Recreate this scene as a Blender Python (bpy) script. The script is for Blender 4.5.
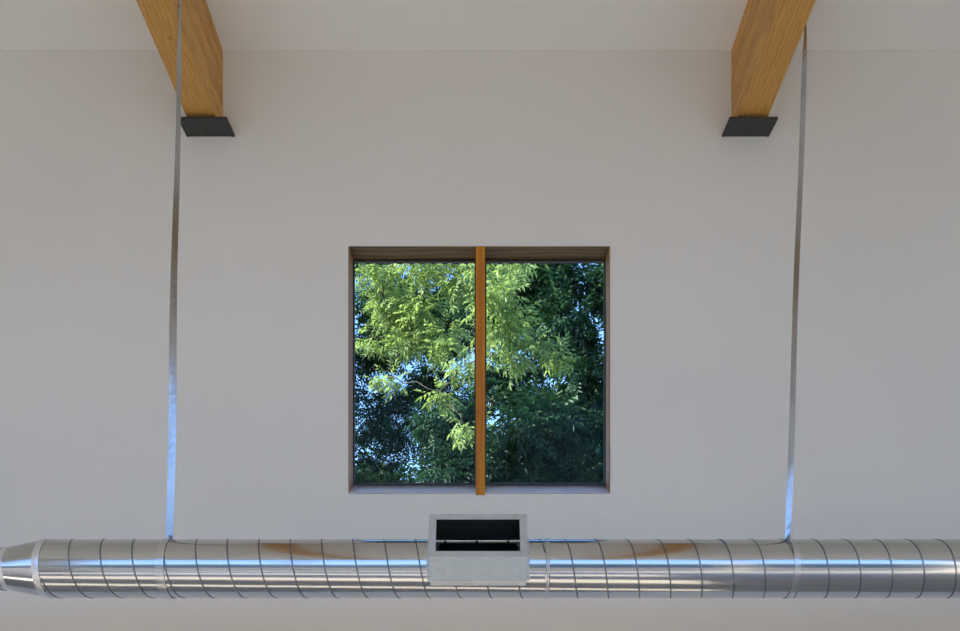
import bpy, bmesh, math, random
import numpy as np
from mathutils import Vector, Matrix

for o in list(bpy.data.objects):
    bpy.data.objects.remove(o, do_unlink=True)
SC = bpy.context.scene
COL = SC.collection

# ------------------------------------------------------------------ camera
EYE = 1.65                    # camera height, metres
F = 930.0                     # focal length in pixels of a 960 wide frame
VX, VY = 483.0, 690.0         # pixel of the (level) viewing axis: a shifted lens
cam_d = bpy.data.cameras.new('camera')
cam = bpy.data.objects.new('camera', cam_d)
COL.objects.link(cam)
cam.location = (0, 0, EYE)
cam.rotation_euler = (math.radians(90), 0, 0)
cam_d.sensor_width = 36.0
cam_d.lens = 36.0 * F / 960.0
cam_d.shift_x = (480.0 - VX) / 960.0
cam_d.shift_y = (VY - 315.5) / 960.0
cam_d.clip_end = 500
SC.camera = cam

# ------------------------------------------------------------------ sky, sun, exposure
SUN_EL, SUN_AZ = 31.0, -75.0    # azimuth: degrees from straight behind the camera, plus = to the right
world = bpy.data.worlds.new('sky')
SC.world = world
world.use_nodes = True
wn = world.node_tree
wn.nodes.clear()
w_out = wn.nodes.new('ShaderNodeOutputWorld')
w_bg = wn.nodes.new('ShaderNodeBackground')
w_tc = wn.nodes.new('ShaderNodeTexCoord')
w_sep = wn.nodes.new('ShaderNodeSeparateXYZ')
w_ramp = wn.nodes.new('ShaderNodeValToRGB')       # clear blue sky: pale at the horizon, deeper overhead
w_el = w_ramp.color_ramp.elements
w_el[0].position, w_el[0].color = 0.0, (0.50, 0.66, 0.95, 1)
w_el[1].position, w_el[1].color = 1.0, (0.09, 0.22, 0.60, 1)
for p_, c_ in ((0.12, (0.36, 0.56, 0.93)), (0.40, (0.21, 0.40, 0.84))):
    e_ = w_el.new(p_); e_.color = (*c_, 1)
wn.links.new(w_tc.outputs['Generated'], w_sep.inputs[0])
wn.links.new(w_sep.outputs['Z'], w_ramp.inputs[0])
w_bg.inputs['Strength'].default_value = 1.55
wn.links.new(w_ramp.outputs[0], w_bg.inputs['Color'])
wn.links.new(w_bg.outputs[0], w_out.inputs['Surface'])

sun_d = bpy.data.lights.new('sun', 'SUN')
sun_d.energy = 9.2
sun_d.angle = math.radians(0.6)
sun_d.color = (1.0, 0.92, 0.79)
sun = bpy.data.objects.new('sun', sun_d)
COL.objects.link(sun)
el, az = math.radians(SUN_EL), math.radians(SUN_AZ)
to_sun = Vector((math.sin(az) * math.cos(el), -math.cos(az) * math.cos(el), math.sin(el)))
sun.rotation_euler = to_sun.to_track_quat('Z', 'Y').to_euler()
sun.location = (0, -10, 20)

SC.view_settings.view_transform = 'Standard'
SC.view_settings.look = 'None'
SC.view_settings.gamma = 1.0
SC.view_settings.use_curve_mapping = False
SC.view_settings.exposure = 0.98
SC.cycles.use_denoising = True
SC.cycles.max_bounces = 10
SC.cycles.diffuse_bounces = 6
SC.cycles.transparent_max_bounces = 12
SC.cycles.sample_clamp_indirect = 8.0

rng = random.Random(7)
nrg = np.random.default_rng(11)

# ------------------------------------------------------------------ room measures
WALL = 4.75        # distance of the wall with the window
SOUTH = -2.5      # the glazed wall behind the camera
HALF = 5.6         # half width of the room
SLOPE = 114.0 / F  # the roof climbs towards the camera
def at(x, y, d):   # a photo pixel at a known distance
    return Vector(((x - VX) * d / F, d, EYE + (VY - y) * d / F))
CEIL_W = at(0, 50, WALL).z
def ceil_z(y): return CEIL_W + (WALL - y) * SLOPE

# ------------------------------------------------------------------ materials
def new_mat(name):
    m = bpy.data.materials.new(name)
    m.use_nodes = True
    nt = m.node_tree
    b = nt.nodes['Principled BSDF']
    return m, nt, b
def node(nt, t, **kw):
    n = nt.nodes.new(t)
    for k, v in kw.items():
        if k in n.inputs: n.inputs[k].default_value = v
        else: setattr(n, k, v)
    return n
def ramp(nt, fac, stops):
    r = nt.nodes.new('ShaderNodeValToRGB')
    el_ = r.color_ramp.elements
    el_[0].position, el_[0].color = stops[0][0], (*stops[0][1], 1)
    el_[1].position, el_[1].color = stops[-1][0], (*stops[-1][1], 1)
    for p, c in stops[1:-1]:
        e = el_.new(p); e.color = (*c, 1)
    nt.links.new(fac, r.inputs[0])
    return r

def paint(name, col, rough=0.85, bump=0.03):
    m, nt, b = new_mat(name)
    tc = node(nt, 'ShaderNodeTexCoord')
    n1 = node(nt, 'ShaderNodeTexNoise', Scale=1.3, Detail=3.0)
    nt.links.new(tc.outputs['Object'], n1.inputs['Vector'])
    r = ramp(nt, n1.outputs[0], [(0.3, tuple(c * 0.985 for c in col)), (0.7, tuple(min(1, c * 1.01) for c in col))])
    nt.links.new(r.outputs[0], b.inputs['Base Color'])
    n2 = node(nt, 'ShaderNodeTexNoise', Scale=140.0, Detail=2.0)
    nt.links.new(tc.outputs['Object'], n2.inputs['Vector'])
    bp = node(nt, 'ShaderNodeBump', Strength=bump, Distance=0.002)
    nt.links.new(n2.outputs[0], bp.inputs['Height'])
    nt.links.new(bp.outputs[0], b.inputs['Normal'])
    b.inputs['Roughness'].default_value = rough
    return m

def wood(name, dark, mid, light, axis=1, rings=7.0, rough=0.55, knots=True):
    m, nt, b = new_mat(name)
    tc = node(nt, 'ShaderNodeTexCoord')
    oi = node(nt, 'ShaderNodeObjectInfo')
    off = node(nt, 'ShaderNodeVectorMath', operation='SCALE')
    cmb = node(nt, 'ShaderNodeCombineXYZ')
    for i in range(3): nt.links.new(oi.outputs['Random'], cmb.inputs[i])
    nt.links.new(cmb.outputs[0], off.inputs[0]); off.inputs['Scale'].default_value = 3.7
    add = node(nt, 'ShaderNodeVectorMath', operation='ADD')
    nt.links.new(tc.outputs['Object'], add.inputs[0]); nt.links.new(off.outputs[0], add.inputs[1])
    # growth rings, long along the grain
    s = [1.0, 1.0, 1.0]; s[axis] = 0.13
    mp = node(nt, 'ShaderNodeMapping'); mp.inputs['Scale'].default_value = s
    nt.links.new(add.outputs[0], mp.inputs['Vector'])
    wv = node(nt, 'ShaderNodeTexWave', wave_type='BANDS', bands_direction=('Y', 'X', 'X')[axis],
              Scale=rings, Distortion=9.0, Detail=3.0)
    wv.inputs['Detail Scale'].default_value = 1.6
    nt.links.new(mp.outputs[0], wv.inputs['Vector'])
    s2 = [90.0, 90.0, 90.0]; s2[axis] = 3.0
    mp2 = node(nt, 'ShaderNodeMapping'); mp2.inputs['Scale'].default_value = s2
    nt.links.new(add.outputs[0], mp2.inputs['Vector'])
    fine = node(nt, 'ShaderNodeTexNoise', Scale=1.0, Detail=3.0)
    nt.links.new(mp2.outputs[0], fine.inputs['Vector'])
    mx = node(nt, 'ShaderNodeMath', operation='MULTIPLY_ADD')
    nt.links.new(fine.outputs[0], mx.inputs[0]); mx.inputs[1].default_value = 0.35
    mx2 = node(nt, 'ShaderNodeMath', operation='MULTIPLY'); mx2.inputs[1].default_value = 0.72
    nt.links.new(wv.outputs['Fac'], mx2.inputs[0]); nt.links.new(mx2.outputs[0], mx.inputs[2])
    r = ramp(nt, mx.outputs[0], [(0.12, dark), (0.42, mid), (0.85, light)])
    # each board its own tone
    hv = node(nt, 'ShaderNodeHueSaturation')
    mr = node(nt, 'ShaderNodeMapRange'); mr.inputs[3].default_value = 0.86; mr.inputs[4].default_value = 1.12
    nt.links.new(oi.outputs['Random'], mr.inputs[0]); nt.links.new(mr.outputs[0], hv.inputs['Value'])
    nt.links.new(r.outputs[0], hv.inputs['Color'])
    last = hv.outputs[0]
    if knots:
        s3 = [1.0, 1.0, 1.0]; s3[axis] = 0.55
        mp3 = node(nt, 'ShaderNodeMapping'); mp3.inputs['Scale'].default_value = s3
        nt.links.new(add.outputs[0], mp3.inputs['Vector'])
        vo = node(nt, 'ShaderNodeTexVoronoi', Scale=5.5)
        nt.links.new(mp3.outputs[0], vo.inputs['Vector'])
        kr = ramp(nt, vo.outputs['Distance'], [(0.035, (0.25, 0.2, 0.16)), (0.075, (1, 1, 1))])
        mm = node(nt, 'ShaderNodeMix', data_type='RGBA', blend_type='MULTIPLY')
        mm.inputs[0].default_value = 0.9
        nt.links.new(last, mm.inputs[6]); nt.links.new(kr.outputs[0], mm.inputs[7])
        last = mm.outputs[2]
    nt.links.new(last, b.inputs['Base Color'])
    bp = node(nt, 'ShaderNodeBump', Strength=0.15, Distance=0.002)
    nt.links.new(mx.outputs[0], bp.inputs['Height']); nt.links.new(bp.outputs[0], b.inputs['Normal'])
    b.inputs['Roughness'].default_value = rough
    return m

def metal(name, col, rough, streak=None, metallic=1.0, spread=0.06, bump=0.0):
    m, nt, b = new_mat(name)
    tc = node(nt, 'ShaderNodeTexCoord')
    mp = node(nt, 'ShaderNodeMapping')
    mp.inputs['Scale'].default_value = streak or (9, 9, 9)
    nt.links.new(tc.outputs['Object'], mp.inputs['Vector'])
    n1 = node(nt, 'ShaderNodeTexNoise', Scale=1.0, Detail=4.0)
    nt.links.new(mp.outputs[0], n1.inputs['Vector'])
    r = ramp(nt, n1.outputs[0], [(0.3, tuple(c * (1 - spread) for c in col)), (0.7, tuple(min(1, c * (1 + spread)) for c in col))])
    nt.links.new(r.outputs[0], b.inputs['Base Color'])
    rr = node(nt, 'ShaderNodeMapRange'); rr.inputs[3].default_value = rough * 0.8; rr.inputs[4].default_value = rough * 1.25
    nt.links.new(n1.outputs[0], rr.inputs[0]); nt.links.new(rr.outputs[0], b.inputs['Roughness'])
    b.inputs['Metallic'].default_value = metallic
    if bump:
        bp = node(nt, 'ShaderNodeBump', Strength=bump, Distance=0.004)
        nt.links.new(n1.outputs[0], bp.inputs['Height']); nt.links.new(bp.outputs[0], b.inputs['Normal'])
    return m

def leaf_mat(name, dark, light, gloss=0.45, trans=0.4):
    m, nt, b = new_mat(name)
    out = nt.nodes['Material Output']
    tc = node(nt, 'ShaderNodeTexCoord')
    geo = node(nt, 'ShaderNodeNewGeometry')
    n1 = node(nt, 'ShaderNodeTexNoise', Scale=2.2, Detail=3.0)
    nt.links.new(geo.outputs['Position'], n1.inputs['Vector'])
    mx = node(nt, 'ShaderNodeMath', operation='MULTIPLY_ADD')
    nt.links.new(geo.outputs['Random Per Island'], mx.inputs[0]); mx.inputs[1].default_value = 0.5
    m3 = node(nt, 'ShaderNodeMath', operation='MULTIPLY'); m3.inputs[1].default_value = 0.6
    nt.links.new(n1.outputs[0], m3.inputs[0]); nt.links.new(m3.outputs[0], mx.inputs[2])
    r = ramp(nt, mx.outputs[0], [(0.15, dark), (0.85, light)])
    nt.links.new(r.outputs[0], b.inputs['Base Color'])
    b.inputs['Roughness'].default_value = gloss
    tr = node(nt, 'ShaderNodeBsdfTranslucent')
    hv = node(nt, 'ShaderNodeHueSaturation', Saturation=1.15, Value=1.2)
    nt.links.new(r.outputs[0], hv.inputs['Color']); nt.links.new(hv.outputs[0], tr.inputs['Color'])
    ms = node(nt, 'ShaderNodeMixShader'); ms.inputs[0].default_value = trans
    nt.links.new(b.outputs[0], ms.inputs[1]); nt.links.new(tr.outputs[0], ms.inputs[2])
    nt.links.new(ms.outputs[0], out.inputs['Surface'])
    return m

def glass_mat(name, tint):
    m, nt, b = new_mat(name)
    nt.nodes.remove(b)
    out = nt.nodes['Material Output']
    tr = node(nt, 'ShaderNodeBsdfTransparent'); tr.inputs[0].default_value = (*tint, 1)
    gl = node(nt, 'ShaderNodeBsdfGlossy'); gl.inputs['Roughness'].default_value = 0.0
    fr = node(nt, 'ShaderNodeFresnel'); fr.inputs['IOR'].default_value = 1.16     # IOR set low to weaken the panes' reflections
    ms = node(nt, 'ShaderNodeMixShader')
    nt.links.new(fr.outputs[0], ms.inputs[0])
    nt.links.new(tr.outputs[0], ms.inputs[1]); nt.links.new(gl.outputs[0], ms.inputs[2])
    nt.links.new(ms.outputs[0], out.inputs['Surface'])
    return m

M = {}
M['wall'] = paint('wall_paint', (0.752, 0.735, 0.684))
M['ceiling'] = paint('ceiling_paint', (0.82, 0.815, 0.775))
M['floor'] = paint('floor_concrete', (0.50, 0.46, 0.41), rough=0.35)
M['ground'] = paint('ground_gravel', (0.13, 0.12, 0.10), rough=0.95)
M['beam'] = wood('beam_fir', (0.47, 0.225, 0.042), (0.565, 0.29, 0.062), (0.62, 0.335, 0.082), axis=1, rings=19.0)
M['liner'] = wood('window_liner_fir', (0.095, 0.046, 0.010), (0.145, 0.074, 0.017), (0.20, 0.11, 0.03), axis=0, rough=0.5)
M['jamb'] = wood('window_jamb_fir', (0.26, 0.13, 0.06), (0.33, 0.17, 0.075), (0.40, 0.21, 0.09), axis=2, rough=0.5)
M['sill'] = wood('window_sill_skylit', (0.54, 0.49, 0.51), (0.61, 0.56, 0.59), (0.66, 0.62, 0.65), axis=0, rough=0.35, knots=False)  # sky light on the wood is put into this pale lavender
M['mullion'] = wood('mullion_fir', (0.44, 0.15, 0.002), (0.52, 0.19, 0.003), (0.58, 0.225, 0.005), axis=2, rough=0.6, knots=False)
M['frame'] = metal('dark_window_frame', (0.03, 0.026, 0.024), 0.4, metallic=0.0)
M['glass'] = glass_mat('tinted_glass', (0.60, 0.74, 0.73))
M['steel'] = metal('dark_plate_steel', (0.045, 0.05, 0.045), 0.5, streak=(14, 40, 14), metallic=0.3, spread=0.35)
M['duct'] = metal('spiral_galvanised', (0.54, 0.55, 0.55), 0.13, streak=(1.2, 26, 26), spread=0.07, bump=0.06)
M['seam'] = metal('seam_galvanised', (0.20, 0.21, 0.22), 0.35, spread=0.1)
M['box'] = metal('box_galvanised', (0.60, 0.67, 0.69), 0.5, streak=(30, 30, 30), spread=0.06, metallic=0.4)
M['flange'] = metal('flange_galvanised', (0.56, 0.58, 0.58), 0.42, streak=(18, 18, 18), spread=0.08, metallic=0.6)
M['loop'] = metal('loop_galvanised', (0.60, 0.61, 0.61), 0.22, streak=(12, 12, 12), spread=0.08)
M['band'] = metal('band_galvanised', (0.74, 0.75, 0.75), 0.30, streak=(12, 12, 12), spread=0.08, metallic=0.85)
M['strap'] = metal('strap_galvanised', (0.45, 0.46, 0.47), 0.22, streak=(20, 20, 5), spread=0.15, bump=0.12)
M['black'] = metal('shade_black', (0.022, 0.028, 0.031), 0.9, metallic=0.0)  # near-black colour stands for the shade inside the outlet
M['screw'] = metal('screw_zinc', (0.30, 0.29, 0.28), 0.4)
M['eave'] = metal('corrugated_roof_steel', (0.10, 0.10, 0.10), 0.5, metallic=0.4)
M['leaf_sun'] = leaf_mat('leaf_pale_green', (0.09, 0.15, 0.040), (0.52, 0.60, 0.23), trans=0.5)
M['leaf_shade'] = leaf_mat('leaf_shaded_green', (0.016, 0.052, 0.022), (0.044, 0.100, 0.040), gloss=0.5, trans=0.25)  # shade on the tree is put into this dark leaf colour
M['leaf_shade_mid'] = leaf_mat('leaf_shaded_mid_green', (0.017, 0.048, 0.018), (0.046, 0.100, 0.032), gloss=0.5, trans=0.3)  # also darkened in colour to stand for shade
M['bark'] = paint('bark_brown', (0.07, 0.055, 0.042), rough=0.95, bump=0.6)

# ------------------------------------------------------------------ helpers
def link(name, me, mat, parent=None, smooth=False):
    o = bpy.data.objects.new(name, me)
    COL.objects.link(o)
    if mat is not None:
        me.materials.clear(); me.materials.append(mat)
    if parent is not None: o.parent = parent
    if smooth:
        for p in me.polygons: p.use_smooth = True
    return o
def from_py(name, v, f, mat, parent=None, smooth=False):
    me = bpy.data.meshes.new(name)
    me.from_pydata([tuple(p) for p in v], [], f)
    me.update()
    return link(name, me, mat, parent, smooth)
def from_bm(name, bm, mat, parent=None, smooth=False):
    bmesh.ops.recalc_face_normals(bm, faces=bm.faces)
    me = bpy.data.meshes.new(name)
    bm.to_mesh(me); bm.free()
    return link(name, me, mat, parent, smooth)
def empty(name, loc):
    o = bpy.data.objects.new(name, None)
    o.location = loc
    COL.objects.link(o)
    return o
def settle(o, parent):     # keep world placement under a moved parent
    o.parent = parent
    o.matrix_parent_inverse = Matrix.Translation(-Vector(parent.location))
    return o
def tag(o, label, cat=None, group=None, kind=None):
    if label: o['label'] = label
    if cat: o['category'] = cat
    if group: o['group'] = group
    if kind: o['kind'] = kind
    return o
def prism(bm, pts_a, pts_b):
    """closed solid between two equal loops"""
    a = [bm.verts.new(p) for p in pts_a]; b = [bm.verts.new(p) for p in pts_b]
    n = len(a)
    bm.faces.new(a); bm.faces.new(list(reversed(b)))
    for i in range(n):
        bm.faces.new((a[i], b[i], b[(i + 1) % n], a[(i + 1) % n]))
def box(bm, x0, x1, y0, y1, z0, z1, bev=0.0):
    t = bmesh.new()
    prism(t, [(x0, y0, z0), (x1, y0, z0), (x1, y1, z0), (x0, y1, z0)], [(x0, y0, z1), (x1, y0, z1), (x1, y1, z1), (x0, y1, z1)])
    if bev:
        bmesh.ops.bevel(t, geom=t.edges[:], offset=bev, segments=2, affect='EDGES')
    me = bpy.data.meshes.new('t'); t.to_mesh(me); t.free()
    bm.from_mesh(me); bpy.data.meshes.remove(me)
def solid_box(name, x0, x1, y0, y1, z0, z1, mat, parent=None, bev=0.0):
    bm = bmesh.new(); box(bm, x0, x1, y0, y1, z0, z1, bev)
    o = from_bm(name, bm, mat)
    if parent is not None: settle(o, parent)
    return o
def tube(pts, radii, n=8):
    V, Fc = [], []
    pts = [Vector(p) for p in pts]
    for i, p in enumerate(pts):
        d = (pts[min(i + 1, len(pts) - 1)] - pts[max(i - 1, 0)]).normalized()
        a = d.cross(Vector((0, 1, 0.01))).normalized(); b = d.cross(a)
        for k in range(n):
            t = 2 * math.pi * k / n
            V.append(p + (a * math.cos(t) + b * math.sin(t)) * radii[i])
    for i in range(len(pts) - 1):
        for k in range(n):
            k2 = (k + 1) % n
            Fc.append((i * n + k, i * n + k2, (i + 1) * n + k2, (i + 1) * n + k))
    Fc.append(tuple(range(n))[::-1]); Fc.append(tuple((len(pts) - 1) * n + k for k in range(n)))
    return V, Fc
def wall_with_holes(name, x0, x1, z0, top, y0, y1, holes, mat):
    """upright slab with rectangular holes; top is the height of the slab"""
    xs = sorted({x0, x1, *[h[0] for h in holes], *[h[1] for h in holes]})
    zs = sorted({z0, top, *[h[2] for h in holes], *[h[3] for h in holes]})
    bm = bmesh.new()
    vf = {}
    def v(i, j, y):
        k = (i, j, y)
        if k not in vf: vf[k] = bm.verts.new((xs[i], y, zs[j]))
        return vf[k]
    def hole(i, j):
        if i < 0 or j < 0 or i >= len(xs) - 1 or j >= len(zs) - 1: return True
        cx, cz = (xs[i] + xs[i + 1]) / 2, (zs[j] + zs[j + 1]) / 2
        return any(h[0] < cx < h[1] and h[2] < cz < h[3] for h in holes)
    for i in range(len(xs) - 1):
        for j in range(len(zs) - 1):
            if hole(i, j): continue
            bm.faces.new((v(i, j, y0), v(i + 1, j, y0), v(i + 1, j + 1, y0), v(i, j + 1, y0)))
            bm.faces.new((v(i, j + 1, y1), v(i + 1, j + 1, y1), v(i + 1, j, y1), v(i, j, y1)))
            for di, dj, a, b in ((-1, 0, (i, j), (i, j + 1)), (1, 0, (i + 1, j), (i + 1, j + 1)),
                                 (0, -1, (i, j), (i + 1, j)), (0, 1, (i, j + 1), (i + 1, j + 1))):
                if hole(i + di, j + dj):
                    bm.faces.new((v(*a, y0), v(*b, y0), v(*b, y1), v(*a, y1)))
    return from_bm(name, bm, mat)

# ------------------------------------------------------------------ the room
WIN_X0, WIN_X1 = at(348.2, 0, WALL).x, at(610.2, 0, WALL).x
WIN_Z1, WIN_Z0 = at(0, 246.3, WALL).z, at(0, 493.6, WALL).z
THICK = 0.162
wall_n = wall_with_holes('wall_north', -HALF, HALF, 0, CEIL_W, WALL, WALL + THICK, [(WIN_X0, WIN_X1, WIN_Z0, WIN_Z1)], M['wall'])
tag(wall_n, 'off-white painted wall holding the square window', kind='structure')
top_s = ceil_z(SOUTH)
bays = []
for i in range(4):
    a = -HALF + 0.95 + i * 2.55; b = a + 2.43
    bays += [(a, b, 0.08, 2.55), (a, b, 2.67, top_s - 0.26)]
wall_s = wall_with_holes('wall_south', -HALF, HALF, 0, top_s, SOUTH - 0.2, SOUTH, bays, M['wall'])
tag(wall_s, 'off-white wall with tall glazed bays', kind='structure')
for i, (a, b, z0, z1) in enumerate(bays):       # light portals: only steer sampling of the sky
    ld = bpy.data.lights.new('sky_portal', 'AREA'); ld.shape = 'RECTANGLE'; ld.size = b - a; ld.size_y = z1 - z0
    ld.cycles.is_portal = True
    lo = bpy.data.objects.new('sky_portal', ld); COL.objects.link(lo)
    lo.location = ((a + b) / 2, SOUTH - 0.1, (z0 + z1) / 2)
    lo.rotation_euler = (math.radians(90), 0, 0)
# west wall: three tall openings let the sun fall on the floor
w_holes = [(-1.50, -0.65, 0.08, 4.55), (0.40, 1.25, 0.08, 4.55), (2.27, 2.62, 0.08, 4.55)]
ww = wall_with_holes('wall_west', SOUTH - 0.2, WALL + THICK, 0, ceil_z(SOUTH), -0.2, 0, w_holes, M['wall'])
ww.data.transform(Matrix(((0, 1, 0, -HALF), (1, 0, 0, 0), (0, 0, 1, 0), (0, 0, 0, 1))))
ww.data.flip_normals()
tag(ww, 'off-white side wall with tall openings', kind='structure')
for (a, b, z0, z1) in w_holes:
    ld = bpy.data.lights.new('sky_portal', 'AREA'); ld.shape = 'RECTANGLE'; ld.size = b - a; ld.size_y = z1 - z0
    ld.cycles.is_portal = True
    lo = bpy.data.objects.new('sky_portal', ld); COL.objects.link(lo)
    lo.location = (-HALF - 0.1, (a + b) / 2, (z0 + z1) / 2)
    lo.rotation_euler = (math.radians(90), 0, math.radians(-90))
for side, nm in ((1, 'wall_east'),):
    bm = bmesh.new()
    xa, xb = (side * HALF, side * (HALF + 0.2))
    loop = [(SOUTH - 0.2, 0), (WALL + THICK, 0), (WALL + THICK, ceil_z(WALL + THICK)), (SOUTH - 0.2, ceil_z(SOUTH - 0.2))]
    prism(bm, [(xa, y, z) for y, z in loop], [(xb, y, z) for y, z in loop])
    tag(from_bm(nm, bm, M['wall']), 'plain off-white painted side wall', kind='structure')
fl = solid_box('floor', -HALF - 0.2, HALF + 0.2, SOUTH - 0.2, WALL + THICK, -0.15, 0, M['floor'])
tag(fl, 'smooth warm grey concrete floor', kind='structure')
bm = bmesh.new()
YN = WALL + THICK + 0.02
loop = [(SOUTH - 0.6, ceil_z(SOUTH - 0.6)), (YN, ceil_z(YN)), (YN, ceil_z(YN) + 0.3), (SOUTH - 0.6, ceil_z(SOUTH - 0.6) + 0.3)]
prism(bm, [(-HALF - 0.3, y, z) for y, z in loop], [(HALF + 0.3, y, z) for y, z in loop])
ce = from_bm('ceiling', bm, M['ceiling'])
tag(ce, 'pale painted sloping ceiling above the wooden beams', kind='structure')

gr = solid_box('ground', -70, 70, -70, 70, -0.6, -0.25, M['ground'])
tag(gr, 'dark gravel ground outside the building', kind='structure')

# wooded ridge on the far side, seen from inside only in reflections
V, Fc = [], []
for i in range(61):
    x = -60 + 2.0 * i
    hgt = 11.0 + 1.2 * math.sin(x * 0.11) + 0.8 * math.sin(x * 0.37 + 1)
    V += [(x, -36, -0.4), (x, -40, hgt * 0.7), (x, -44, hgt), (x, -60, -0.4)]
for i in range(60):
    for k in range(3):
        Fc.append((i * 4 + k, i * 4 + k + 1, (i + 1) * 4 + k + 1, (i + 1) * 4 + k))
M['hill'] = paint('wooded_ridge', (0.13, 0.17, 0.17), rough=1.0)
hl = from_py('hill', V, Fc, M['hill'])
tag(hl, 'long wooded ridge across from the glazed wall', kind='structure')

# corrugated eave outside, its wavy edge just dips into the top of the panes
Y_E = 5.72
ze = at(0, 263.6, Y_E).z
V, Fc = [], []
nx = 220
for i in range(nx + 1):
    x = -2.2 + 4.4 * i / nx
    w = 0.008 * math.cos(2 * math.pi * x / 0.0676)
    for (yy, zz) in ((WALL + THICK, ze + 0.20), (Y_E, ze + w), (Y_E, ze + w + 0.004), (WALL + THICK, ze + 0.204)):
        V.append((x, yy, zz + (w if yy < Y_E else 0)))
for i in range(nx):
    for k in range(4):
        k2 = (k + 1) % 4
        Fc.append((i * 4 + k, (i + 1) * 4 + k, (i + 1) * 4 + k2, i * 4 + k2))
Fc += [(3, 2, 1, 0), tuple(nx * 4 + k for k in range(4))]
ev = from_py('roof_eave', V, Fc, M['eave'])
tag(ev, 'dark corrugated metal eave edge outside above the window', kind='structure')

# ------------------------------------------------------------------ window
DEEP = 0.145                      # glass lies this far behind the wall face
YG = WALL + DEEP
wx = (WIN_X0 + WIN_X1) / 2
win = empty('window_1', (wx, WALL, WIN_Z0))
tag(win, 'square two-pane window with wooden liner and orange centre mullion', kind='structure')
TB = 0.018
EPS = 0.001
def part(name, *a, mat, bev=0.0): return solid_box(name, *a, mat, parent=win, bev=bev)
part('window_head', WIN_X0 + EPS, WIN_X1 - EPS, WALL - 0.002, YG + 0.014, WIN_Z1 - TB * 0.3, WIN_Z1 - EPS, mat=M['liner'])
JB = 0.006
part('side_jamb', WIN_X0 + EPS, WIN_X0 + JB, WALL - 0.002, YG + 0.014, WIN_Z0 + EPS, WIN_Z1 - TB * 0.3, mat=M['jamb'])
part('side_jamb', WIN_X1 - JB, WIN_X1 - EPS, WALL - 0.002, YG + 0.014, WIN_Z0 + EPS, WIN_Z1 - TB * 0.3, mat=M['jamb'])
# sill slopes down into the room, so its face shows from below
z_in = at(0, 485.8, YG).z
bm = bmesh.new()
loop = [(WALL - 0.004, WIN_Z0 + EPS), (WALL - 0.004, WIN_Z0 + 0.004), (YG + 0.014, z_in + 0.004), (YG + 0.014, WIN_Z0 + EPS)]
prism(bm, [(WIN_X0 + JB, y, z) for y, z in loop], [(WIN_X1 - JB, y, z) for y, z in loop])
settle(from_bm('window_sill', bm, M['sill']), win)
mx0, mx1 = at(475.8, 0, WALL).x, at(485.0, 0, WALL).x
mu = part('mullion', mx0, mx1, WALL - 0.006, YG + 0.03, WIN_Z0 - 0.008, WIN_Z1 - EPS, mat=M['mullion'], bev=0.002)
fz0, fz1 = z_in + 0.004, WIN_Z1 - TB * 0.3
FW = 0.010
for (a, b) in ((WIN_X0 + JB, mx0), (mx1, WIN_X1 - JB)):
    fr = empty('sash', ((a + b) / 2, YG, fz0)); settle(fr, win)
    for nm, q in (('sash_rail', (a, b, fz0, fz0 + FW)), ('sash_rail', (a, b, fz1 - FW, fz1)),
                  ('sash_stile', (a, a + FW * 0.75, fz0 + FW, fz1 - FW)), ('sash_stile', (b - FW * 0.75, b, fz0 + FW, fz1 - FW))):
        bm = bmesh.new(); box(bm, q[0], q[1], YG - 0.012, YG + 0.012, q[2], q[3])
        o = from_bm(nm, bm, M['frame'])
        o.parent = fr; o.matrix_parent_inverse = Matrix.Translation(-Vector(win.location)) @ Matrix.Translation(-Vector(fr.location)) @ Matrix.Translation(Vector(win.location))
    bm = bmesh.new()
    vs = [bm.verts.new(p) for p in ((a + 0.005, YG + 0.01, fz0 + 0.005), (b - 0.005, YG + 0.01, fz0 + 0.005), (b - 0.005, YG + 0.01, fz1 - 0.005), (a + 0.005, YG + 0.01, fz1 - 0.005))]
    bm.faces.new(vs)
    o = from_bm('pane', bm, M['glass'])
    o.parent = fr; o.matrix_parent_inverse = Matrix.Translation(-Vector(fr.location))

# ------------------------------------------------------------------ beams and their bearing plates
ZB_W = at(0, 134.5, WALL).z
Y_END = SOUTH
def beam(x0, x1, label):
    root = empty('ceiling_beam', ((x0 + x1) / 2, WALL, ZB_W))
    n = 10
    h = (CEIL_W - ZB_W) / n
    for i in range(n):
        za, zb = i * h + (0.0003 if i else 0), (i + 1) * h - 0.0003
        if i == n - 1: zb -= 0.001
        jx = rng.uniform(-0.0008, 0.0008)
        c = 0.0025 if i == 0 else 0.0008
        w = (x1 - x0) / 2
        sec = [(-w + jx + c, za), (w + jx - c, za), (w + jx, za + c), (w + jx, zb - 0.0008), (w + jx - 0.0008, zb), (-w + jx + 0.0008, zb), (-w + jx, zb - 0.0008), (-w + jx, za + c)]
        bm = bmesh.new()
        L = WALL - Y_END
        prism(bm, [(x, -0.0005, z) for x, z in sec], [(x, -L + 0.0005, z + L * SLOPE) for x, z in sec])
        from_bm('lamella', bm, M['beam'], root)
    return tag(root, label, 'beam', 'wooden ceiling beams')
BL = (-1.476, -1.328); BR = (1.269, 1.419)
beam(*BL, 'honey-coloured laminated wood ceiling beam with the strap on its face towards the window')
beam(*BR, 'honey-coloured laminated wood ceiling beam with the strap on its face away from the window')
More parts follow.
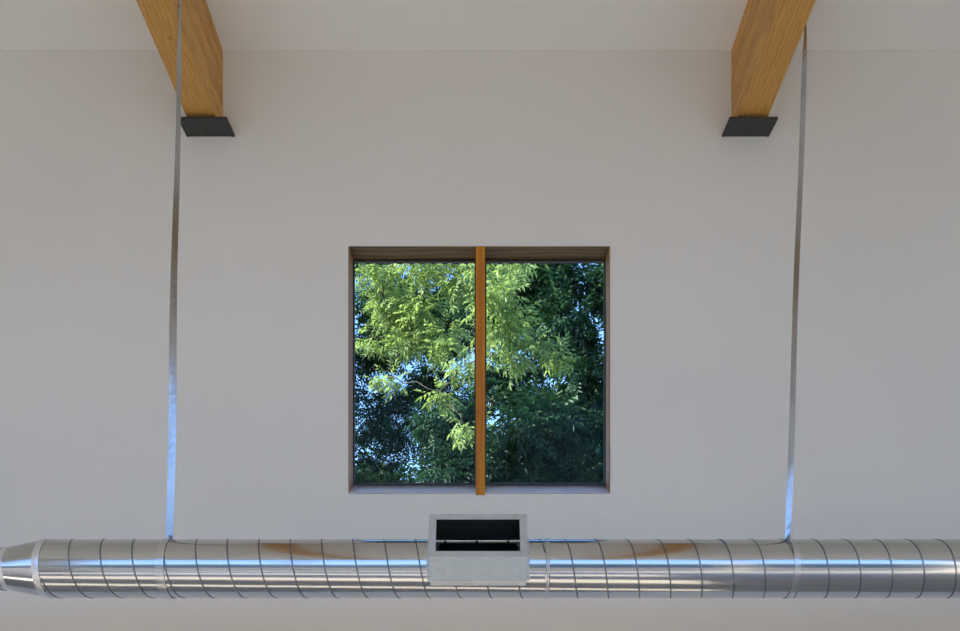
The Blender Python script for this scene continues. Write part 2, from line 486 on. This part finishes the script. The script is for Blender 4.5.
def plate(x0, x1, label, nubs):
    root = empty('bearing_plate', ((x0 + x1) / 2, WALL, ZB_W))
    w = (x1 - x0) / 2
    bm = bmesh.new(); box(bm, -w, w, -0.150, -0.0005, -0.0135, -0.0008, 0.0012)
    from_bm('plate', bm, M['steel'], root)
    for nxp, ny in nubs:
        bm = bmesh.new()
        bmesh.ops.create_cone(bm, cap_ends=True, segments=12, radius1=0.006, radius2=0.008, depth=0.004, matrix=Matrix.Translation((nxp, ny, -0.0155)))
        from_bm('plug_weld', bm, M['steel'], root)
    for s in (-1, 1):                       # bead of caulk where plate meets wall
        bm = bmesh.new(); box(bm, s * w * 0.45 - w * 0.45, s * w * 0.45 + w * 0.45, -0.006, -0.0006, -0.019, -0.0136, 0.001)
        from_bm('caulk_bead', bm, M['wall'], root)
    return tag(root, label, 'plate', 'beam bearing plates')
plate(at(187, 0, WALL).x, at(235, 0, WALL).x, 'dark steel bearing plate with one weld mark under the beam', [(-0.01, -0.07)])
plate(at(721.8, 0, WALL).x, at(768.8, 0, WALL).x, 'dark steel bearing plate with two small weld marks under the beam', [(-0.005, -0.07), (0.03, -0.07)])

# ------------------------------------------------------------------ spiral duct
DY, DZ, DR = 4.06, at(0, 568.7, 4.06).z, 0.127
PITCH = 0.1348
def dx(px): return (px - VX) * (DY - DR) / F        # on the front line of the duct
X_RED, X_JOINT, X_END = dx(38.5), dx(548), HALF - 0.0005
X_BOX = (-0.2035 + 0.0035 - 0.022, 0.184)            # replaced below
bxc = at(477.9, 0, 3.80).x
BW = 0.203                                            # half width of the outlet box
TILT = math.radians(28)
duct = empty('spiral_duct', (0, DY, DZ))
tag(duct, 'round galvanised spiral duct with reducer and box outlet below the window', 'duct')
def ring_pt(x, ph, r): return (x, -r * math.cos(ph), r * math.sin(ph))
def shell(name, x0, x1, r0, r1, nx, nph, mat, parent, hole=None, smooth=True):
    V, Fc = [], []
    for i in range(nx + 1):
        t = i / nx
        for k in range(nph):
            V.append(ring_pt(x0 + (x1 - x0) * t, 2 * math.pi * k / nph, r0 + (r1 - r0) * t))
    for i in range(nx):
        for k in range(nph):
            if hole:
                xm = x0 + (x1 - x0) * (i + 0.5) / nx; pm = 2 * math.pi * (k + 0.5) / nph
                pm = (pm + math.pi) % (2 * math.pi) - math.pi
                if ((xm - hole[0]) / hole[2]) ** 2 + ((pm - hole[1]) / hole[3]) ** 2 < 1: continue
            k2 = (k + 1) % nph
            Fc.append((i * nph + k, i * nph + k2, (i + 1) * nph + k2, (i + 1) * nph + k))
    return from_py(name, V, Fc, mat, parent, smooth)
HOLE = (bxc, TILT, 0.175, math.radians(50))
def helix(name, x0, x1, phase_px, parent, r=DR, skip=None):
    """raised lock seam winding round the duct"""
    xp = dx(phase_px)
    V, Fc = [], []
    prof = [(-0.0036, -0.0005), (-0.0026, 0.0019), (0.0026, 0.0019), (0.0036, -0.0005)]
    n_per = 72
    # x = xp - PITCH*phi/2pi
    p_a = (xp - x1) * 2 * math.pi / PITCH; p_b = (xp - x0) * 2 * math.pi / PITCH
    n = int((p_b - p_a) / (2 * math.pi) * n_per)
    prev = None
    for i in range(n + 1):
        ph = p_a + (p_b - p_a) * i / n
        x = xp - PITCH * ph / (2 * math.pi)
        pm = (ph + math.pi) % (2 * math.pi) - math.pi
        if skip and abs(x - skip[0]) < skip[1] and abs(pm - TILT) < skip[2]:
            prev = None; continue
        base = len(V)
        for (o_, h_) in prof: V.append(ring_pt(x + o_, ph, r + h_))
        if prev is not None:
            for k in range(3): Fc.append((prev + k, prev + k + 1, base + k + 1, base + k))
        prev = base
    return from_py(name, V, Fc, M['seam'], parent, False)
SKIP = (bxc, BW + 0.02, math.radians(66))
segA = shell('duct_section', X_RED, X_JOINT, DR, DR, 150, 96, M['duct'], duct, hole=HOLE)
tag(segA, 'spiral duct section between reducer and coupling')
helix('lock_seam', X_RED + 0.005, X_JOINT - 0.012, 69.3, segA, skip=SKIP)
segB = shell('duct_section', X_JOINT, X_END, DR, DR, 6, 96, M['duct'], duct)
tag(segB, 'spiral duct section beyond the coupling')
helix('lock_seam', X_JOINT + 0.012, X_END - 0.01, 891.6, segB)
# coupling: a thin double bead
def bead_ring(name, xc, half, r, proud, mat, parent, beads=1):
    sec = [(-half, r)]
    for b in range(beads):
        c = -half + (b + 0.5) * 2 * half / beads; w = half / beads
        sec += [(c - w * 0.6, r + proud), (c, r + proud * 1.25), (c + w * 0.6, r + proud), (c + w * 0.95, r + 0.0004)]
    sec += [(half, r)]
    n = 96; V, Fc = [], []
    for (o_, rr) in sec:
        for k in range(n): V.append(ring_pt(xc + o_, 2 * math.pi * k / n, rr))
    for i in range(len(sec) - 1):
        for k in range(n):
            k2 = (k + 1) % n
            Fc.append((i * n + k, i * n + k2, (i + 1) * n + k2, (i + 1) * n + k))
    return from_py(name, V, Fc, mat, parent, True)
bead_ring('coupling', X_JOINT, 0.009, DR + 0.0002, 0.003, M['loop'], duct, beads=2)
bead_ring('reducer_collar', dx(34.5), 0.015, DR + 0.0006, 0.0016, M['band'], duct)
# reducer cone and the narrower duct beyond it
X_C0, X_C1 = -2.06, dx(32)
shell('reducer', X_C0, X_C1, 0.095, DR, 12, 96, M['duct'], duct)
bead_ring('reducer_collar', X_C0, 0.016, 0.0945, 0.002, M['band'], duct)
segC = shell('duct_section', -HALF + 0.0005, X_C0, 0.0935, 0.0935, 6, 96, M['duct'], duct)
tag(segC, 'narrower spiral duct section beyond the reducer')
helix('lock_seam', -HALF + 0.02, X_C0 - 0.03, -20, segC, r=0.0935)
# near-black shell behind the tap: the duct's inner shade as colour
shell('inner_shade', bxc - 0.5, bxc + 0.5, DR - 0.004, DR - 0.004, 60, 72, M['black'], duct, hole=HOLE)

# ---- box outlet riding on the duct
ob = empty('outlet_box', (bxc, 0, 0)); ob.parent = duct
tag(ob, 'rectangular sheet metal outlet box on the duct')
nvec = Vector((0, -math.cos(TILT), math.sin(TILT)))       # faces room and upward
tvec = Vector((0, math.sin(TILT), math.cos(TILT)))        # up along the opening
def bp_(x, t, n): return Vector((x, 0, 0)) + tvec * t + nvec * n
TH, NF = 0.1087, 0.2355
def quad_panel(name, pts, thick, mat, parent):
    """thin sheet with real thickness"""
    p = [Vector(q) for q in pts]
    nn = (p[1] - p[0]).cross(p[2] - p[0]).normalized() * thick
    bm = bmesh.new(); prism(bm, p, [q + nn for q in p])
    return from_bm(name, bm, mat, parent)
def on_duct(t): return math.sqrt(max(DR ** 2 - t ** 2, 0)) - 0.004
# bottom and top sheets
quad_panel('box_bottom', [bp_(-BW, -TH, on_duct(TH)), bp_(BW, -TH, on_duct(TH)), bp_(BW, -TH, NF), bp_(-BW, -TH, NF)], 0.0015, M['box'], ob)
quad_panel('box_top', [bp_(-BW, TH, on_duct(TH)), bp_(BW, TH, on_duct(TH)), bp_(BW, TH, NF), bp_(-BW, TH, NF)], -0.0015, M['box'], ob)
quad_panel('inner_shade', [bp_(-BW + .003, -TH + .004, on_duct(TH)), bp_(BW - .003, -TH + .004, on_duct(TH)), bp_(BW - .003, -TH + .004, NF - .002), bp_(-BW + .003, -TH + .004, NF - .002)], 0.0015, M['black'], ob)  # dark inner sheets: shade in the box put into colour
quad_panel('inner_shade', [bp_(-BW + .003, TH - .004, on_duct(TH)), bp_(BW - .003, TH - .004, on_duct(TH)), bp_(BW - .003, TH - .004, NF - .002), bp_(-BW + .003, TH - .004, NF - .002)], -0.0015, M['black'], ob)
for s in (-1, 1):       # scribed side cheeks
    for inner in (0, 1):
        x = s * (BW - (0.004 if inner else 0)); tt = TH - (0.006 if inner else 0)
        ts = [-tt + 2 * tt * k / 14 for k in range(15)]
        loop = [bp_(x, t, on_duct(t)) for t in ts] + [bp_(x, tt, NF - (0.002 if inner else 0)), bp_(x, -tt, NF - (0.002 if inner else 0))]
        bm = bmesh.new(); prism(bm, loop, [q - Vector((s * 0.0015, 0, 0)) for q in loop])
        from_bm('inner_shade' if inner else 'box_side', bm, M['black' if inner else 'box'], ob)  # inner copies are dark sheets standing for shade
# curved dark patch around the tap hole: shade inside the box, painted in
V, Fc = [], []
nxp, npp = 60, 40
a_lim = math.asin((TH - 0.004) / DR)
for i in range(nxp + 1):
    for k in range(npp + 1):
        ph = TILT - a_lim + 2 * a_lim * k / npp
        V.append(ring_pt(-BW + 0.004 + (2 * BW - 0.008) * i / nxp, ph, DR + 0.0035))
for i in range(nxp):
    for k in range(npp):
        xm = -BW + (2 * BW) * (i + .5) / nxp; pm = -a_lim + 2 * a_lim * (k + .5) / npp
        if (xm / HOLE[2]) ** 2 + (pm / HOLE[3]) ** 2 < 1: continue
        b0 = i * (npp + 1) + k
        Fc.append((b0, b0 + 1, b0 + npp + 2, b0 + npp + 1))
M['rim'] = metal('tap_rim_shade', (0.07, 0.085, 0.09), 0.7, metallic=0.2)
from_py('tap_rim_shade', V, Fc, M['rim'], ob)
# mitred flange frame round the opening: four pieces
FWd = 0.030
o_x, i_x, o_t, i_t = BW + 0.002, BW - FWd, TH + 0.002, TH - 0.0275
cs_o = [(-o_x, -o_t), (o_x, -o_t), (o_x, o_t), (-o_x, o_t)]
cs_i = [(-i_x, -i_t), (i_x, -i_t), (i_x, i_t), (-i_x, i_t)]
for k in range(4):
    k2 = (k + 1) % 4
    g = 0.0006
    pts = [cs_o[k], cs_o[k2], cs_i[k2], cs_i[k]]
    cx_ = sum(p[0] for p in pts) / 4; cy_ = sum(p[1] for p in pts) / 4
    pts = [(p[0] + (g if p[0] < cx_ else -g), p[1] + (g if p[1] < cy_ else -g)) for p in pts]
    bm = bmesh.new()
    prism(bm, [bp_(x, t, NF) for x, t in pts], [bp_(x, t, NF + 0.003) for x, t in pts])
    from_bm('flange_strip', bm, M['flange'], ob)
# divider rod with three small clips
zt = -0.027
V, Fc = [], []
bm = bmesh.new()
prism(bm, [bp_(-i_x - 0.004, zt - 0.003, NF - 0.012), bp_(-i_x - 0.004, zt + 0.003, NF - 0.012), bp_(-i_x - 0.004, zt + 0.003, NF - 0.001), bp_(-i_x - 0.004, zt - 0.003, NF - 0.001)],
      [bp_(i_x + 0.004, zt - 0.003, NF - 0.012), bp_(i_x + 0.004, zt + 0.003, NF - 0.012), bp_(i_x + 0.004, zt + 0.003, NF - 0.001), bp_(i_x + 0.004, zt - 0.003, NF - 0.001)])
from_bm('damper_rod', bm, M['band'], ob)
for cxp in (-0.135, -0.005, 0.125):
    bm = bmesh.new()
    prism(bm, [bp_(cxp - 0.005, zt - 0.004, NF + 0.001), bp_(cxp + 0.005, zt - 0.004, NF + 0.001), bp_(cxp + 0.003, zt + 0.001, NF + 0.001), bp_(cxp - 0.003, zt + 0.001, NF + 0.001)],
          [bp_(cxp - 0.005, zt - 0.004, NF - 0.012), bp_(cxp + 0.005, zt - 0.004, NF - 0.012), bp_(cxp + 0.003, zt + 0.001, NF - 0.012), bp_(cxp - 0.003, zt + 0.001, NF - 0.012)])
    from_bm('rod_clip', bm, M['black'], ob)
# saddle flange lying on the duct: left, right and lower strips, with screws
def saddle(name, xa, xb, pa, pb):
    V, Fc = [], []; n = 28
    for k in range(n + 1):
        ph = pa + (pb - pa) * k / n
        for (x, r) in ((xa, DR + 0.0008), (xa, DR + 0.0032), (xb, DR + 0.0032), (xb, DR + 0.0008)): V.append(ring_pt(x, ph, r))
    for k in range(n):
        for j in range(4):
            j2 = (j + 1) % 4
            Fc.append((k * 4 + j, k * 4 + j2, (k + 1) * 4 + j2, (k + 1) * 4 + j))
    Fc += [(0, 1, 2, 3), (n * 4 + 3, n * 4 + 2, n * 4 + 1, n * 4)]
    o = from_py(name, V, Fc, M['flange'], ob); return o
pA = TILT - math.asin(TH / DR); pB = TILT + math.asin(TH / DR)
saddle('saddle_flange', -BW - 0.015, -BW, pA - 0.02, pB)
saddle('saddle_flange', BW, BW + 0.015, pA - 0.02, pB)
saddle('saddle_flange', -BW, BW, pA - 0.17, pA)
def screw(parent, p, nrm, r=0.004, h=0.004):
    bm = bmesh.new()
    q = Vector(nrm).to_track_quat('Z', 'Y').to_matrix().to_4x4()
    bmesh.ops.create_cone(bm, cap_ends=True, segments=10, radius1=r, radius2=r * 0.7, depth=h, matrix=Matrix.Translation(p) @ q)
    return from_bm('screw', bm, M['screw'], parent)
for s in (-1, 1):
    for ph in (-0.40, -0.02, 0.42, 0.9):
        p = Vector(ring_pt(s * (BW + 0.008), ph, DR + 0.0045)); n_ = Vector((0, p.y, p.z))
        screw(ob, p, n_, 0.0035, 0.003)

# ------------------------------------------------------------------ hanger straps
def hanger(x_top, side, x_bot, y_top, width, label, a_top, a_bot, band_w, kinks, pw=1.1):
    """flat strap: screwed to a beam's side face, twisting on its way down, looped under the duct"""
    z_edge = ZB_W + (WALL - y_top) * SLOPE
    z_top = z_edge + 0.26
    z_bot = DZ + DR + 0.003
    root = empty('hanger_strap', (x_bot, DY, z_bot))
    xo = x_top + side * 0.0022
    N = 60; V, Fc = [], []
    for i in range(N + 1):
        t = i / N                       # 0 top .. 1 bottom
        z = z_top + (z_bot - z_top) * t
        u = max(0.0, (z_edge - z) / (z_edge - z_bot))    # free length below the beam
        x = xo + (x_bot - xo) * u + 0.004 * math.sin(9 * u) * (u * (1 - u) * 4) * kinks
        y = y_top + (DY - y_top) * u
        tw = a_top * min(1.0, u * 14) + (a_bot - a_top) * (min(1.0, u * 1.15 if pw < 2 else u)) ** pw
        if u <= 0: tw = 0.0
        tw += 2.0 * kinks * math.sin(23 * u) * (u > 0)
        a = math.radians(tw)            # 0: lies on the beam face (width along y); 90: faces the camera
        wv = Vector((math.sin(a), math.cos(a), 0)) * width / 2
        nv = Vector((math.cos(a), -math.sin(a), 0.10 * kinks * math.sin(17 * u + 2))).normalized() * 0.0008
        c = Vector((x, y, z))
        for q in (c - wv - nv, c + wv - nv, c + wv + nv, c - wv + nv): V.append(q)
    for i in range(N):
        for k in range(4):
            k2 = (k + 1) % 4
            Fc.append((i * 4 + k, i * 4 + k2, (i + 1) * 4 + k2, (i + 1) * 4 + k))
    Fc += [(3, 2, 1, 0), tuple(N * 4 + k for k in range(4))]
    o = from_py('strap', V, Fc, M['strap']); settle(o, root)
    # loop round the duct
    n = 96; V, Fc = [], []
    for k in range(n):
        ph = 2 * math.pi * k / n
        for (xx, r) in ((-band_w / 2, DR + 0.0024), (-band_w / 2, DR + 0.0040), (band_w / 2, DR + 0.0040), (band_w / 2, DR + 0.0024)):
            p = ring_pt(x_bot + xx, ph, r); V.append((p[0], DY + p[1], DZ + p[2]))
    for k in range(n):
        k2 = (k + 1) % n
        for j in range(4):
            j2 = (j + 1) % 4
            Fc.append((k * 4 + j, k * 4 + j2, k2 * 4 + j2, k2 * 4 + j))
    o = from_py('duct_loop', V, Fc, M['loop']); settle(o, root)
    # bolt where loop and strap meet, screws on the beam
    def cyl(nm, p, d, r, h, mat):
        bm = bmesh.new()
        q = Vector(d).to_track_quat('Z', 'Y').to_matrix().to_4x4()
        bmesh.ops.create_cone(bm, cap_ends=True, segments=8, radius1=r, radius2=r * 0.85, depth=h, matrix=Matrix.Translation(p) @ q)
        settle(from_bm(nm, bm, mat), root)
    cyl('bolt', (x_bot + 0.004, DY - 0.006, z_bot + 0.010), (0, -1, 0), 0.007, 0.010, M['screw'])
    for dz in (0.07, 0.20):
        cyl('screw', (xo + side * 0.002, y_top, z_edge + dz), (side, 0, 0), 0.005, 0.003, M['screw'])
    return tag(root, label, 'strap', 'metal straps carrying the duct')
hanger(BL[1], 1, at(169.6, 0, DY).x, 4.066, 0.033, 'galvanised hanger strap near the duct reducer, running up across a beam', 13, 88, 0.034, 1.0, 1.9)
hanger(BR[1], 1, at(787.8, 0, DY).x, 4.098, 0.026, 'galvanised hanger strap that vanishes up behind a beam, away from the reducer', -38, -84, 0.026, 0.7, 5.0)

# ------------------------------------------------------------------ trees outside
def leaf_template(L=0.22, pairs=3, ll=0.085, lw=0.032, droop=0.35):
    """compound leaf: rachis with paired leaflets and one at the tip, about 16 triangles"""
    V, Fc = [], []
    def leaflet(base, d, l, w):
        d = Vector(d).normalized(); s = d.cross(Vector((0, 0, 1))).normalized()
        b = len(V); up = Vector((0, 0, 1))
        V.extend([base, base + d * l * 0.42 + s * w / 2 + up * 0.006, base + d * l - up * l * droop, base + d * l * 0.42 - s * w / 2 + up * 0.006])
        Fc.extend([(b, b + 1, b + 2), (b, b + 2, b + 3)])
    b = len(V); V.extend([Vector((-0.0025, 0, 0)), Vector((0.0025, 0, 0)), Vector((0, L, -0.02))]); Fc.append((0, 1, 2))
    for k in range(pairs):
        y = L * (0.35 + 0.6 * k / max(1, pairs - 1) * 0.9)
        for s in (-1, 1):
            leaflet(Vector((0, y, -0.02 * y / L)), (s * 0.85, 0.6, 0), ll * (0.85 + 0.1 * k), lw)
    leaflet(Vector((0, L, -0.02)), (0, 1, 0), ll * 1.15, lw * 1.1)
    return np.array([tuple(v) for v in V]), Fc
LT_V, LT_F = leaf_template()
def frames(n, outward, droop, jitter):
    """rotation matrices whose Y axis points outward and down"""
    d = outward + np.array([0, 0, -1.0]) * droop + nrg.normal(0, jitter, (n, 3))
    d /= np.linalg.norm(d, axis=1)[:, None]
    up = np.array([0, 0, 1.0]) + nrg.normal(0, 0.35, (n, 3))
    x = np.cross(d, up); x /= np.linalg.norm(x, axis=1)[:, None]
    z = np.cross(x, d)
    return np.stack([x, d, z], axis=2)
def scatter(blobs, per_m2, droop=0.55, jitter=0.45, shellness=0.5):
    """leaf positions in ellipsoid clumps, more of them near the skin"""
    P, R = [], []
    for (c, r, dens) in blobs:
        r = np.array(r, float)
        area = 4 * math.pi * (((r[0] * r[1]) ** 1.6 + (r[0] * r[2]) ** 1.6 + (r[1] * r[2]) ** 1.6) / 3) ** (1 / 1.6)
        n = max(6, int(area * per_m2 * dens))
        u = nrg.normal(size=(n, 3)); u /= np.linalg.norm(u, axis=1)[:, None]
        rad = nrg.random(n) ** shellness
        P.append(np.array(c) + u * r * rad[:, None])
        R.append(frames(n, u, droop, jitter))
    return np.concatenate(P), np.concatenate(R)
def clumps(blobs, k, f):
    """break every clump into smaller sprays with gaps between them"""
    out = []
    for (c, r, dens) in blobs:
        for _ in range(k):
            u = nrg.normal(size=3); u /= np.linalg.norm(u)
            r_ = np.array(r)
            cc = np.array(c) + u * r_ * (1 - f * 0.8) * nrg.random() ** 0.4
            g = f * nrg.uniform(0.75, 1.25)
            out.append((tuple(cc), tuple(np.maximum(r_ * g, 0.05)), dens))
    return out
def leaves_mesh(name, P, R, S, mat, parent):
    n, k = len(P), len(LT_V)
    V = np.einsum('nij,kj->nki', R, LT_V) * S[:, None, None] + P[:, None, :]
    Fa = np.array(LT_F)[None] + (np.arange(n) * k)[:, None, None]
    me = bpy.data.meshes.new(name)
    V = V.reshape(-1, 3); Fa = Fa.reshape(-1, 3)
    me.vertices.add(len(V)); me.vertices.foreach_set('co', V.ravel())
    me.loops.add(Fa.size); me.loops.foreach_set('vertex_index', Fa.ravel())
    me.polygons.add(len(Fa))
    me.polygons.foreach_set('loop_start', np.arange(0, Fa.size, 3)); me.polygons.foreach_set('loop_total', np.full(len(Fa), 3))
    me.update(); me.validate()
    o = link(name, me, mat, parent)
    o['kind'] = 'stuff'
    return o
GZ = -0.25
def tree(name, label, base, blobs, mat, per_m2, scale=1.0, trunk_r=0.13, droop=0.55, jitter=0.45, shellness=0.5, single=0, group=None, clump=(5, 0.46)):
    root = empty(name, (base[0], base[1], GZ))
    P, R = scatter(clumps(blobs, *clump), per_m2, droop, jitter, shellness)
    S = scale * nrg.uniform(0.75, 1.25, len(P))
    top = max(b[0][2] for b in blobs)
    # trunk and a limb to every clump
    pts = [Vector((base[0] + 0.10 * math.sin(k * 1.3), base[1] + 0.08 * math.cos(k * 1.9), GZ - 0.05 + (top - GZ) * k / 7)) for k in range(8)]
    v, f = tube(pts, [trunk_r * (1.25 - 0.14 * k) for k in range(8)], 10)
    settle(from_py('trunk', v, f, M['bark'], None, True), root)
    # limbs: every clump hangs on its nearest neighbour, the nearest of all on the trunk
    todo = [Vector(b[0]) for b in blobs]
    done = [pts[k] for k in range(3, 8)]
    while todo:
        dist, c, s0 = min(((q - p).length, qi, pi) for qi, q in enumerate(todo) for pi, p in enumerate(done))
        q = todo.pop(c); p = done[s0]; done.append(q)
        rr = trunk_r * (0.22 if s0 < 5 else 0.09)
        n_ = 6
        line = [p.lerp(q, k / (n_ - 1)) + Vector((rng.uniform(-1, 1), rng.uniform(-1, 1), rng.uniform(-0.5, 1))) * 0.05 * min(1, dist) * (0 < k < n_ - 1) for k in range(n_)]
        v, f = tube(line, [rr * (1 - 0.12 * k) for k in range(n_)], 6)
        settle(from_py('branch', v, f, M['bark'], None, True), root)
    keep = np.ones(len(P), bool)
    if single:                          # the leaves that show largest: in the window's view and near its front
        px = VX + F * P[:, 0] / P[:, 1]; py = VY - F * (P[:, 2] - EYE) / P[:, 1]
        vis = (px > 352) & (px < 606) & (py > 264) & (py < 484)
        order = np.argsort(np.where(vis, P[:, 1], 1e9))[:single]
        me = bpy.data.meshes.new('leaf')
        me.from_pydata([tuple(q) for q in LT_V], [], LT_F); me.materials.append(mat)
        for j in order:
            o = bpy.data.objects.new('leaf', me)
            m4 = np.eye(4); m4[:3, :3] = R[j] * S[j]; m4[:3, 3] = P[j] - np.array(root.location)
            o.matrix_basis = Matrix(m4.tolist())
            COL.objects.link(o); o.parent = root
        keep[order] = False
    fo = leaves_mesh('foliage', P[keep] - np.array(root.location), R[keep], S[keep], mat, root)
    return tag(root, label, 'tree', group)
def B(px, py, d, rx, rz, ry=None, dens=1.0):
    c = at(px, py, d)
    return (tuple(c), (rx, ry if ry else (rx + rz) / 2, rz), dens)

# pale sunlit tree close behind the window
sun_blobs = [
    B(382, 272, 9.7, 0.42, 0.20), B(430, 262, 9.5, 0.40, 0.22), B(462, 280, 9.4, 0.32, 0.30), B(385, 308, 9.9, 0.40, 0.22),
    B(425, 318, 9.8, 0.34, 0.22), B(405, 340, 9.8, 0.36, 0.14), B(450, 338, 9.6, 0.26, 0.20), B(370, 338, 9.9, 0.18, 0.12),
    B(497, 268, 8.0, 0.24, 0.22, 0.3), B(502, 300, 7.9, 0.25, 0.24, 0.3), B(490, 332, 8.0, 0.22, 0.18), B(516, 322, 8.1, 0.18, 0.18),
    B(540, 342, 8.2, 0.18, 0.10), B(560, 356, 8.4, 0.12, 0.07), B(512, 355, 8.1, 0.20, 0.09), B(466, 364, 8.8, 0.14, 0.10),
    B(440, 392, 8.9, 0.13, 0.07), B(464, 424, 8.7, 0.10, 0.08), B(385, 376, 9.5, 0.13, 0.08), B(518, 255, 8.3, 0.16, 0.10),
    B(440, 215, 9.9, 1.0, 0.35, 0.5), B(520, 210, 9.0, 0.5, 0.3, 0.5), B(310, 310, 10.2, 0.4, 0.5, 0.4), B(400, 165, 10.4, 1.2, 0.4, 0.6),
]
tree('ash_tree', 'pale green sunlit leafy tree just outside the window', (-2.5, 10.4), sun_blobs, M['leaf_sun'], 135, 0.62, single=300, trunk_r=0.10, jitter=0.75, group='trees outside the window')
# trees behind, their shade put into dark leaf colours
dark_blobs = [
    B(555, 330, 12.0, 0.55, 0.45), B(545, 295, 12.2, 0.35, 0.35), B(600, 380, 12.0, 0.7, 0.6), B(540, 425, 11.5, 0.75, 0.42), B(585, 450, 11.5, 0.7, 0.4),
    B(500, 455, 11.5, 0.6, 0.38), B(515, 385, 12.2, 0.55, 0.28, None, 0.5), B(650, 300, 12.4, 0.8, 0.9), B(545, 262, 12.6, 0.5, 0.4), B(600, 350, 11.8, 0.35, 0.25, None, 0.5), B(597, 285, 12.2, 0.18, 0.3, None, 0.5),
    B(560, 490, 11.5, 1.1, 0.4), B(640, 170, 13.0, 1.1, 0.7), B(505, 300, 12.5, 0.6, 0.6), B(710, 320, 12.4, 1.0, 0.9), B(710, 440, 12.2, 1.0, 0.6), B(500, 370, 12.4, 0.35, 0.2, None, 0.6), B(455, 470, 11.6, 0.45, 0.3), B(455, 425, 11.9, 0.4, 0.3),
]
tree('maple_tree', 'tree with a dense crown, shade put into its dark leaf colour, behind the pale sunlit tree', (2.5, 12.4), dark_blobs, M['leaf_shade'], 190, 1.0, trunk_r=0.16, shellness=0.45, group='trees outside the window')
left_blobs = [
    B(400, 290, 14.4, 0.9, 0.75), B(450, 330, 14.0, 0.7, 0.7), B(380, 350, 14.4, 0.7, 0.4, None, 0.8), B(392, 398, 14.0, 0.6, 0.16, None, 0.45), B(362, 392, 14.2, 0.2, 0.16, None, 0.5), B(430, 380, 14.2, 0.6, 0.35, None, 0.7),
    B(446, 442, 13.8, 0.48, 0.36), B(392, 436, 14.4, 0.55, 0.15, None, 0.45), B(362, 448, 14.4, 0.25, 0.12, None, 0.4), B(370, 482, 14.0, 1.0, 0.14, None, 0.55), B(385, 462, 14.2, 0.6, 0.10, None, 0.35), B(460, 480, 13.8, 0.9, 0.30),
    B(330, 380, 14.6, 0.45, 0.8), B(400, 220, 14.8, 1.3, 0.7), B(460, 400, 14.4, 0.5, 0.45, None, 0.8), B(415, 415, 14.8, 0.55, 0.16, None, 0.4),
    B(345, 425, 14.0, 0.3, 0.4, None, 0.5), B(380, 420, 14.2, 0.7, 0.5, None, 0.45), B(375, 465, 14.3, 0.7, 0.25, None, 0.5),
    B(300, 340, 13.2, 0.6, 0.9), B(300, 460, 13.2, 0.6, 0.5), B(255, 300, 14.5, 1.2, 1.0), B(245, 430, 14.5, 1.1, 0.8), B(170, 350, 14.8, 1.2, 1.2),
]
tree('oak_tree', 'tree with shade put into its deep green leaves and blue sky showing through its thin lower crown', (-2.4, 14.2), left_blobs, M['leaf_shade_mid'], 170, 0.8, trunk_r=0.12, shellness=0.5, group='trees outside the window')
